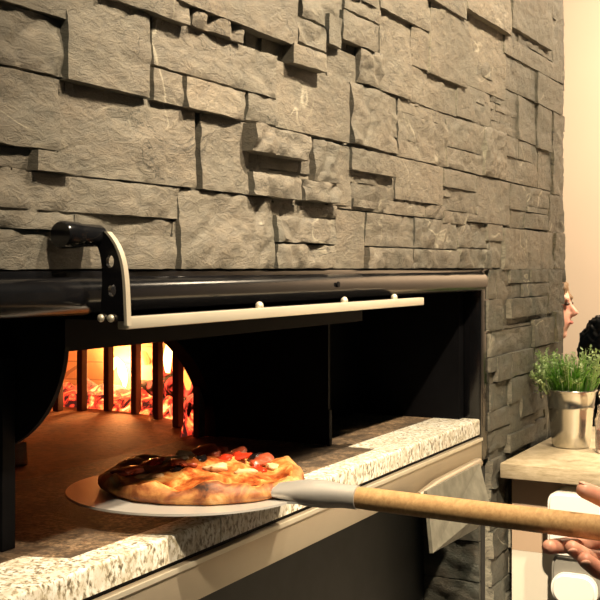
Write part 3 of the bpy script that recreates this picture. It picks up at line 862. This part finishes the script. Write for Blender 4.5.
rbox(yr+.010, yl-.006, zz(599), zz(567), dx-.068, dx-.056, .030, M['white'], 'lower_cover')

# plant in bucket
bc = P(571, 447, 2.41); bc.z = ctz
pt = thing('potted_plant', 'green grassy plant in a small galvanised bucket on the counter', 'plant', bc)
bm = bmesh.new(); hh = .123
lathe(bm, [(0, .001), (.038, .001), (.0405, .003), (.0445, .04), (.049, .085), (.0505, .0885), (.0495, .092), (.0535, hh-.003), (.0560, hh), (.0570, hh+.002), (.0560, hh+.004), (.0535, hh+.002), (.050, .10), (0, .10)], 0, 0, 56)
bmesh.ops.translate(bm, verts=bm.verts, vec=bc)
bk = obj('bucket', bm, M['galv'], pt, 50)
for s in (-1, 1):
    bm = bmesh.new(); yd = Vector((-SN, CS, 0))*s
    ctr = bc+yd*.058+Vector((0, 0, hh-.008))
    tube(bm, [ctr+Vector((CS, SN, 0))*.009*math.cos(a)+yd*.006+Vector((0, 0, .009*math.sin(a))) for a in [2*PI*k/16 for k in range(17)]], .0018, 8)
    obj('handle_ring', bm, M['galv'], bk, 60)
bm = bmesh.new(); lathe(bm, [(0, .112), (.0515, .111), (.05, .104)], 0, 0, 32); bmesh.ops.translate(bm, verts=bm.verts, vec=bc); obj('soil', bm, M['soil'], pt)
bm = bmesh.new()
def blade(bm, base, lean, hgt, w):
    n = 6; L = None; side = Vector((-lean.y, lean.x, 0)); side = side.normalized() if side.length > 1e-4 else Vector((1, 0, 0))
    side = (side+Vector((random.uniform(-1, 1), random.uniform(-1, 1), 0))*.7).normalized()
    for k in range(n+1):
        t = k/n; c = base+lean*t*t+Vector((0, 0, hgt*(t-.18*t*t*lean.length/.04))); ww = w*(1-t)**.6*(.7+.6*t)
        fold = lean.normalized()*ww*.35 if lean.length > 1e-4 else Vector((0, 0, 0))
        a, m_, b = bm.verts.new(c-side*ww), bm.verts.new(c-fold), bm.verts.new(c+side*ww)
        if L: bm.faces.new((L[0], L[1], m_, a)); bm.faces.new((L[1], L[2], b, m_))
        L = (a, m_, b)
for i in range(330):
    a = random.uniform(0, 2*PI); r = .046*math.sqrt(random.random())
    b = bc+Vector((r*math.cos(a), r*math.sin(a), .110))
    ln = Vector((math.cos(a), math.sin(a), 0))*(.010+.75*r*random.uniform(.2, 1.3)); ln += Vector((random.uniform(-.014, .014), random.uniform(-.014, .014), 0))
    blade(bm, b, ln, random.uniform(.055, .105), random.uniform(.0012, .0022))
obj('grass_blades', bm, M['grass'], pt)
bm = bmesh.new()
def leaf(bm, c, d, r):
    a, b = frame_from(d); d = d.normalized()
    pts_ = [c, c+d*r*.6+a*r*.5, c+d*r*1.5, c+d*r*.6-a*r*.5]; q = [bm.verts.new(p) for p in pts_]; m_ = bm.verts.new(c+d*r*.75+b*r*.2)
    for i in range(4): bm.faces.new((q[i], q[(i+1) % 4], m_))
for i in range(95):
    a = random.uniform(0, 2*PI); r = random.uniform(.02, .05)
    out_ = Vector((math.cos(a), math.sin(a), 0)); b = bc+out_*r+Vector((0, 0, .11))
    hgt = random.uniform(.035, .105); le = random.uniform(.005, .045)
    if i < 16:
        out_ = Vector((SN*-1+.1, CS, 0)).normalized()*1; b = bc+out_*.048+Vector((random.uniform(-.02, .02), 0, .115)); hgt = random.uniform(.0, .07); le = random.uniform(.02, .035)
    top_ = b+out_*le+Vector((0, 0, hgt))
    mid = b.lerp(top_, .5)+Vector((0, 0, .008))
    tube(bm, [b, mid, top_], .0006, 4)
    for k in range(13):
        t = random.uniform(.45, 1); c = mid.lerp(top_, (t-.45)/.55)
        leaf(bm, c, Vector((random.uniform(-1, 1), random.uniform(-1, 1), random.uniform(-.3, 1))), random.uniform(.0045, .0078))
obj('leafy_sprigs', bm, M['sprig'], pt, label='pale green small-leaved sprigs')

# jar by the bucket
jc = P(610, 445, 2.33); jc.z = ctz
jr = thing('glass_jar', 'glass jar beside the bucket, cut off by the photo edge', 'jar', jc)
bm = bmesh.new(); lathe(bm, [(0, .001), (.027, .001), (.030, .005), (.031, .07), (.026, .085), (.026, .1), (.0235, .1), (.0235, .085), (.0285, .07), (.0275, .008), (0, .006)], jc.x, jc.y, 36)
for v in bm.verts: v.co.z += jc.z
obj('jar_body', bm, M['glass'], jr, 50)
bm = bmesh.new(); lathe(bm, [(0, .0065), (.0265, .0085), (.0275, .05), (0, .052)], jc.x, jc.y, 30)
for v in bm.verts: v.co.z += jc.z
obj('filling', bm, M['spice'], jr, 50)

# ------------------------------------------------------------------ two guests beyond the pier
def seated(hc, yaw, hair, top, lab, hairname, bun=0):
    """hc: head centre; yaw: direction faced; head top about .12 above hc"""
    fz = Vector((math.cos(yaw), math.sin(yaw), 0)); sd_ = Vector((-fz.y, fz.x, 0)); up = Vector((0, 0, 1))
    base = Vector((hc.x, hc.y, 0)); t = thing('person', lab, 'person', base)
    q = lambda f, s, u: hc+fz*f+sd_*s+up*u
    R3 = Matrix((fz, sd_, up)).transposed()
    bm = bmesh.new()
    ellipsoid(bm, q(-.012, 0, .022), (.098, .075, .098), 3, R3)
    ellipsoid(bm, q(.020, 0, -.04), (.070, .058, .080), 3, R3)
    capsule(bm, q(.055, 0, -.098), q(.045, 0, -.09), .022, .03)
    capsule(bm, q(.082, 0, .012), q(.104, 0, -.022), .009, .013)
    ellipsoid(bm, q(.098, 0, -.028), (.012, .017, .010), 2, R3)
    capsule(bm, q(.083, .012, -.058), q(.083, -.012, -.058), .009, .009)
    capsule(bm, q(.078, .032, .028), q(.078, -.032, .028), .011, .011)
    for s in (-1, 1): ellipsoid(bm, q(-.006, s*.076, -.008), (.016, .008, .030), 2, R3)
    capsule(bm, q(-.015, 0, -.07), q(-.035, 0, -.19), .052, .056)
    S = q(-.045, 0, -.22); hip = Vector((S.x-fz.x*.03, S.y-fz.y*.03, .55))
    capsule(bm, S, hip, .09, .11)
    for s in (-1, 1):
        sh = S+sd_*s*.16; el = sh+up*-.27+fz*.06+sd_*s*.03; ha = el+fz*.24+up*.03-sd_*s*.06
        capsule(bm, S, sh, .06, .05); capsule(bm, sh, el, .045, .036); capsule(bm, el, ha, .034, .024)
        ellipsoid(bm, ha+fz*.05, (.05, .018, .038), 2, R3)
        hp = hip+sd_*s*.09; kn = hp+fz*.42+up*-.04; an = Vector((kn.x, kn.y, .09))
        capsule(bm, hp, kn, .085, .058); capsule(bm, kn, an, .052, .034); capsule(bm, an-up*.05, an-up*.055+fz*.15, .036, .03)
    b_ = obj('body', remeshed(bm, .006, 4), M['skin'], t, 80)
    for s in (-1, 1):
        bm = bmesh.new(); ellipsoid(bm, q(.083, s*.031, .010), (.010, .012, .007), 2, R3); obj('eye', bm, M['eye'], b_, 60)
    bm = bmesh.new(); ellipsoid(bm, q(.092, 0, -.058), (.006, .022, .007), 2, R3); obj('mouth', bm, M['lip'], b_, 60)
    bm = bmesh.new()
    ellipsoid(bm, q(-.020, 0, .040), (.104, .088, .100), 3, R3)
    ellipsoid(bm, q(-.06, 0, -.05), (.062, .082, .09), 3, R3)
    for s in (-1, 1): capsule(bm, q(.015, s*.062, .075), q(-.035, s*.080, -.08), .028, .024)
    bm = remeshed(bm, .005, 2)
    for v in bm.verts: v.co += (v.co-hc).normalized()*(.012*noise.fractal(v.co*28, .8, 2, 3)+.006*noise.noise(Vector((v.co.x*90, v.co.y*90, v.co.z*14))))
    obj('hair', bm, hair, t, 80)
    bm = bmesh.new(); capsule(bm, S+up*.01, hip, .102, .128)
    for s in (-1, 1):
        sh = S+sd_*s*.16; el = sh+up*-.27+fz*.06+sd_*s*.03; ha = el+fz*.24+up*.03-sd_*s*.06
        capsule(bm, S, sh, .068, .06); capsule(bm, sh, el, .056, .046); capsule(bm, el, el.lerp(ha, .8), .044, .036)
    obj('sweater', remeshed(bm, .008, 4), top, t, 80)
    bm = bmesh.new()
    for s in (-1, 1):
        hp = hip+sd_*s*.09; kn = hp+fz*.42+up*-.04; an = Vector((kn.x, kn.y, .13))
        capsule(bm, hp, kn, .096, .068); capsule(bm, kn, an, .062, .048)
    capsule(bm, hip+sd_*.08, hip-sd_*.08, .12, .12)
    obj('trousers', remeshed(bm, .009, 4), M['cloth_dark'], t, 80)
    st = thing('stool', 'round dark stool under the '+('fair-haired' if hairname == 'fair' else 'black-haired')+' seated guest', 'stool', (hip.x, hip.y, 0))
    bm = bmesh.new(); lathe(bm, [(0, .385), (.165, .385), (.17, .395), (.17, .42), (.16, .43), (0, .43)], hip.x, hip.y, 36); obj('seat', bm, M['cloth_dark'], st, 40)
    for k in range(4):
        a = PI/4+PI/2*k; bm = bmesh.new(); tube(bm, [(hip.x+.11*math.cos(a), hip.y+.11*math.sin(a), .385), (hip.x+.17*math.cos(a), hip.y+.17*math.sin(a), .0)], .013, 10); obj('leg', bm, M['black'], st, 60)
    return t
face_dir = math.atan2(-CS, SN)              # towards the right of the photo
seated(P(546, 306, 4.0), face_dir-.45, M['hair_fair'], M['cloth_beige'], 'fair-haired person whose face peeks out past the end of the stone wall', 'fair')
seated(P(616, 364, 3.0), face_dir+.9, M['hair_black'], M['cloth_dark'], 'black-haired person seen from behind above the plant at the photo edge', 'black')

# ------------------------------------------------------------------ lights
def area(name, loc, tgt, size, power, col, shape='DISK', spread=None):
    l = bpy.data.lights.new(name, 'AREA'); l.shape = shape; l.size = size; l.energy = power; l.color = col
    if spread: l.spread = math.radians(spread)
    o = bpy.data.objects.new(name, l); link(o); o.location = loc
    o.rotation_euler = (Vector(tgt)-Vector(loc)).to_track_quat('-Z', 'Y').to_euler(); return o
def spot(name, loc, tgt, power, col, ang, blend, r=.03):
    l = bpy.data.lights.new(name, 'SPOT'); l.energy = power; l.color = col; l.spot_size = math.radians(ang); l.spot_blend = blend; l.shadow_soft_size = r
    o = bpy.data.objects.new(name, l); link(o); o.location = loc
    o.rotation_euler = (Vector(tgt)-Vector(loc)).to_track_quat('-Z', 'Y').to_euler(); return o
WARM = (1, .80, .55)
spot('ceiling_or_fill_spot', (1.35, -.95, 2.75), (1.50, 0, 1.62), 305, WARM, 66, 1.0, .03)
spot('ceiling_or_fill_spot', (2.1, -1.0, 2.75), (2.35, 0, 2.0), 125, WARM, 48, 1.0, .03)  # unseen second key added for the upper right wall, kept off the lower pier
spot('ceiling_or_fill_spot', (.5, -1.1, 2.75), (1.15, .03, 1.0), 175, WARM, 32, .8, .05)
spot('ceiling_or_fill_spot', (2.2, -1.05, 2.8), (2.55, -.6, .9), 430, WARM, 32, .6, .04)
spot('ceiling_or_fill_spot', (.2, -1.0, 2.6), (2.2, -.34, .70), 430, WARM, 17, .5, .04)  # fill spot added to brighten the dispenser and counter front
area('room_light', (4.0, -.8, 2.7), (5.2, -.3, 1.4), .5, 62, (1, .82, .62))
area('room_light', (3.3, -.7, 2.6), (4.0, 0, 1.2), .3, 26, WARM)
def pt_light(loc, power, col, r):
    l = bpy.data.lights.new('fire_light', 'POINT'); l.energy = power; l.color = col; l.shadow_soft_size = r
    o = bpy.data.objects.new('fire_light', l); link(o); o.location = loc
pt_light(P(122, 372, 2.42), 5, (1, .38, .11), .03)
pt_light(P(178, 385, 2.22), 2.0, (1, .22, .06), .03)
w = bpy.data.worlds.new('World'); sc.world = w; w.use_nodes = True
w.node_tree.nodes['Background'].inputs[0].default_value = (.5, .78, .8, 1)
w.node_tree.nodes['Background'].inputs[1].default_value = .028

# ------------------------------------------------------------------ camera
cam = bpy.data.cameras.new('camera'); co = bpy.data.objects.new('camera', cam); link(co)
co.location = (0, -D, EYE); co.rotation_euler = (PI/2, 0, TH-PI/2)
cam.sensor_width = 36; cam.lens = F/600*36; cam.shift_y = -(300-HY)/600; cam.clip_start = .05
sc.camera = co
sc.view_settings.view_transform = 'Standard'; sc.view_settings.look = 'None'; sc.view_settings.gamma = 1
sc.view_settings.use_curve_mapping = False; sc.view_settings.exposure = .45
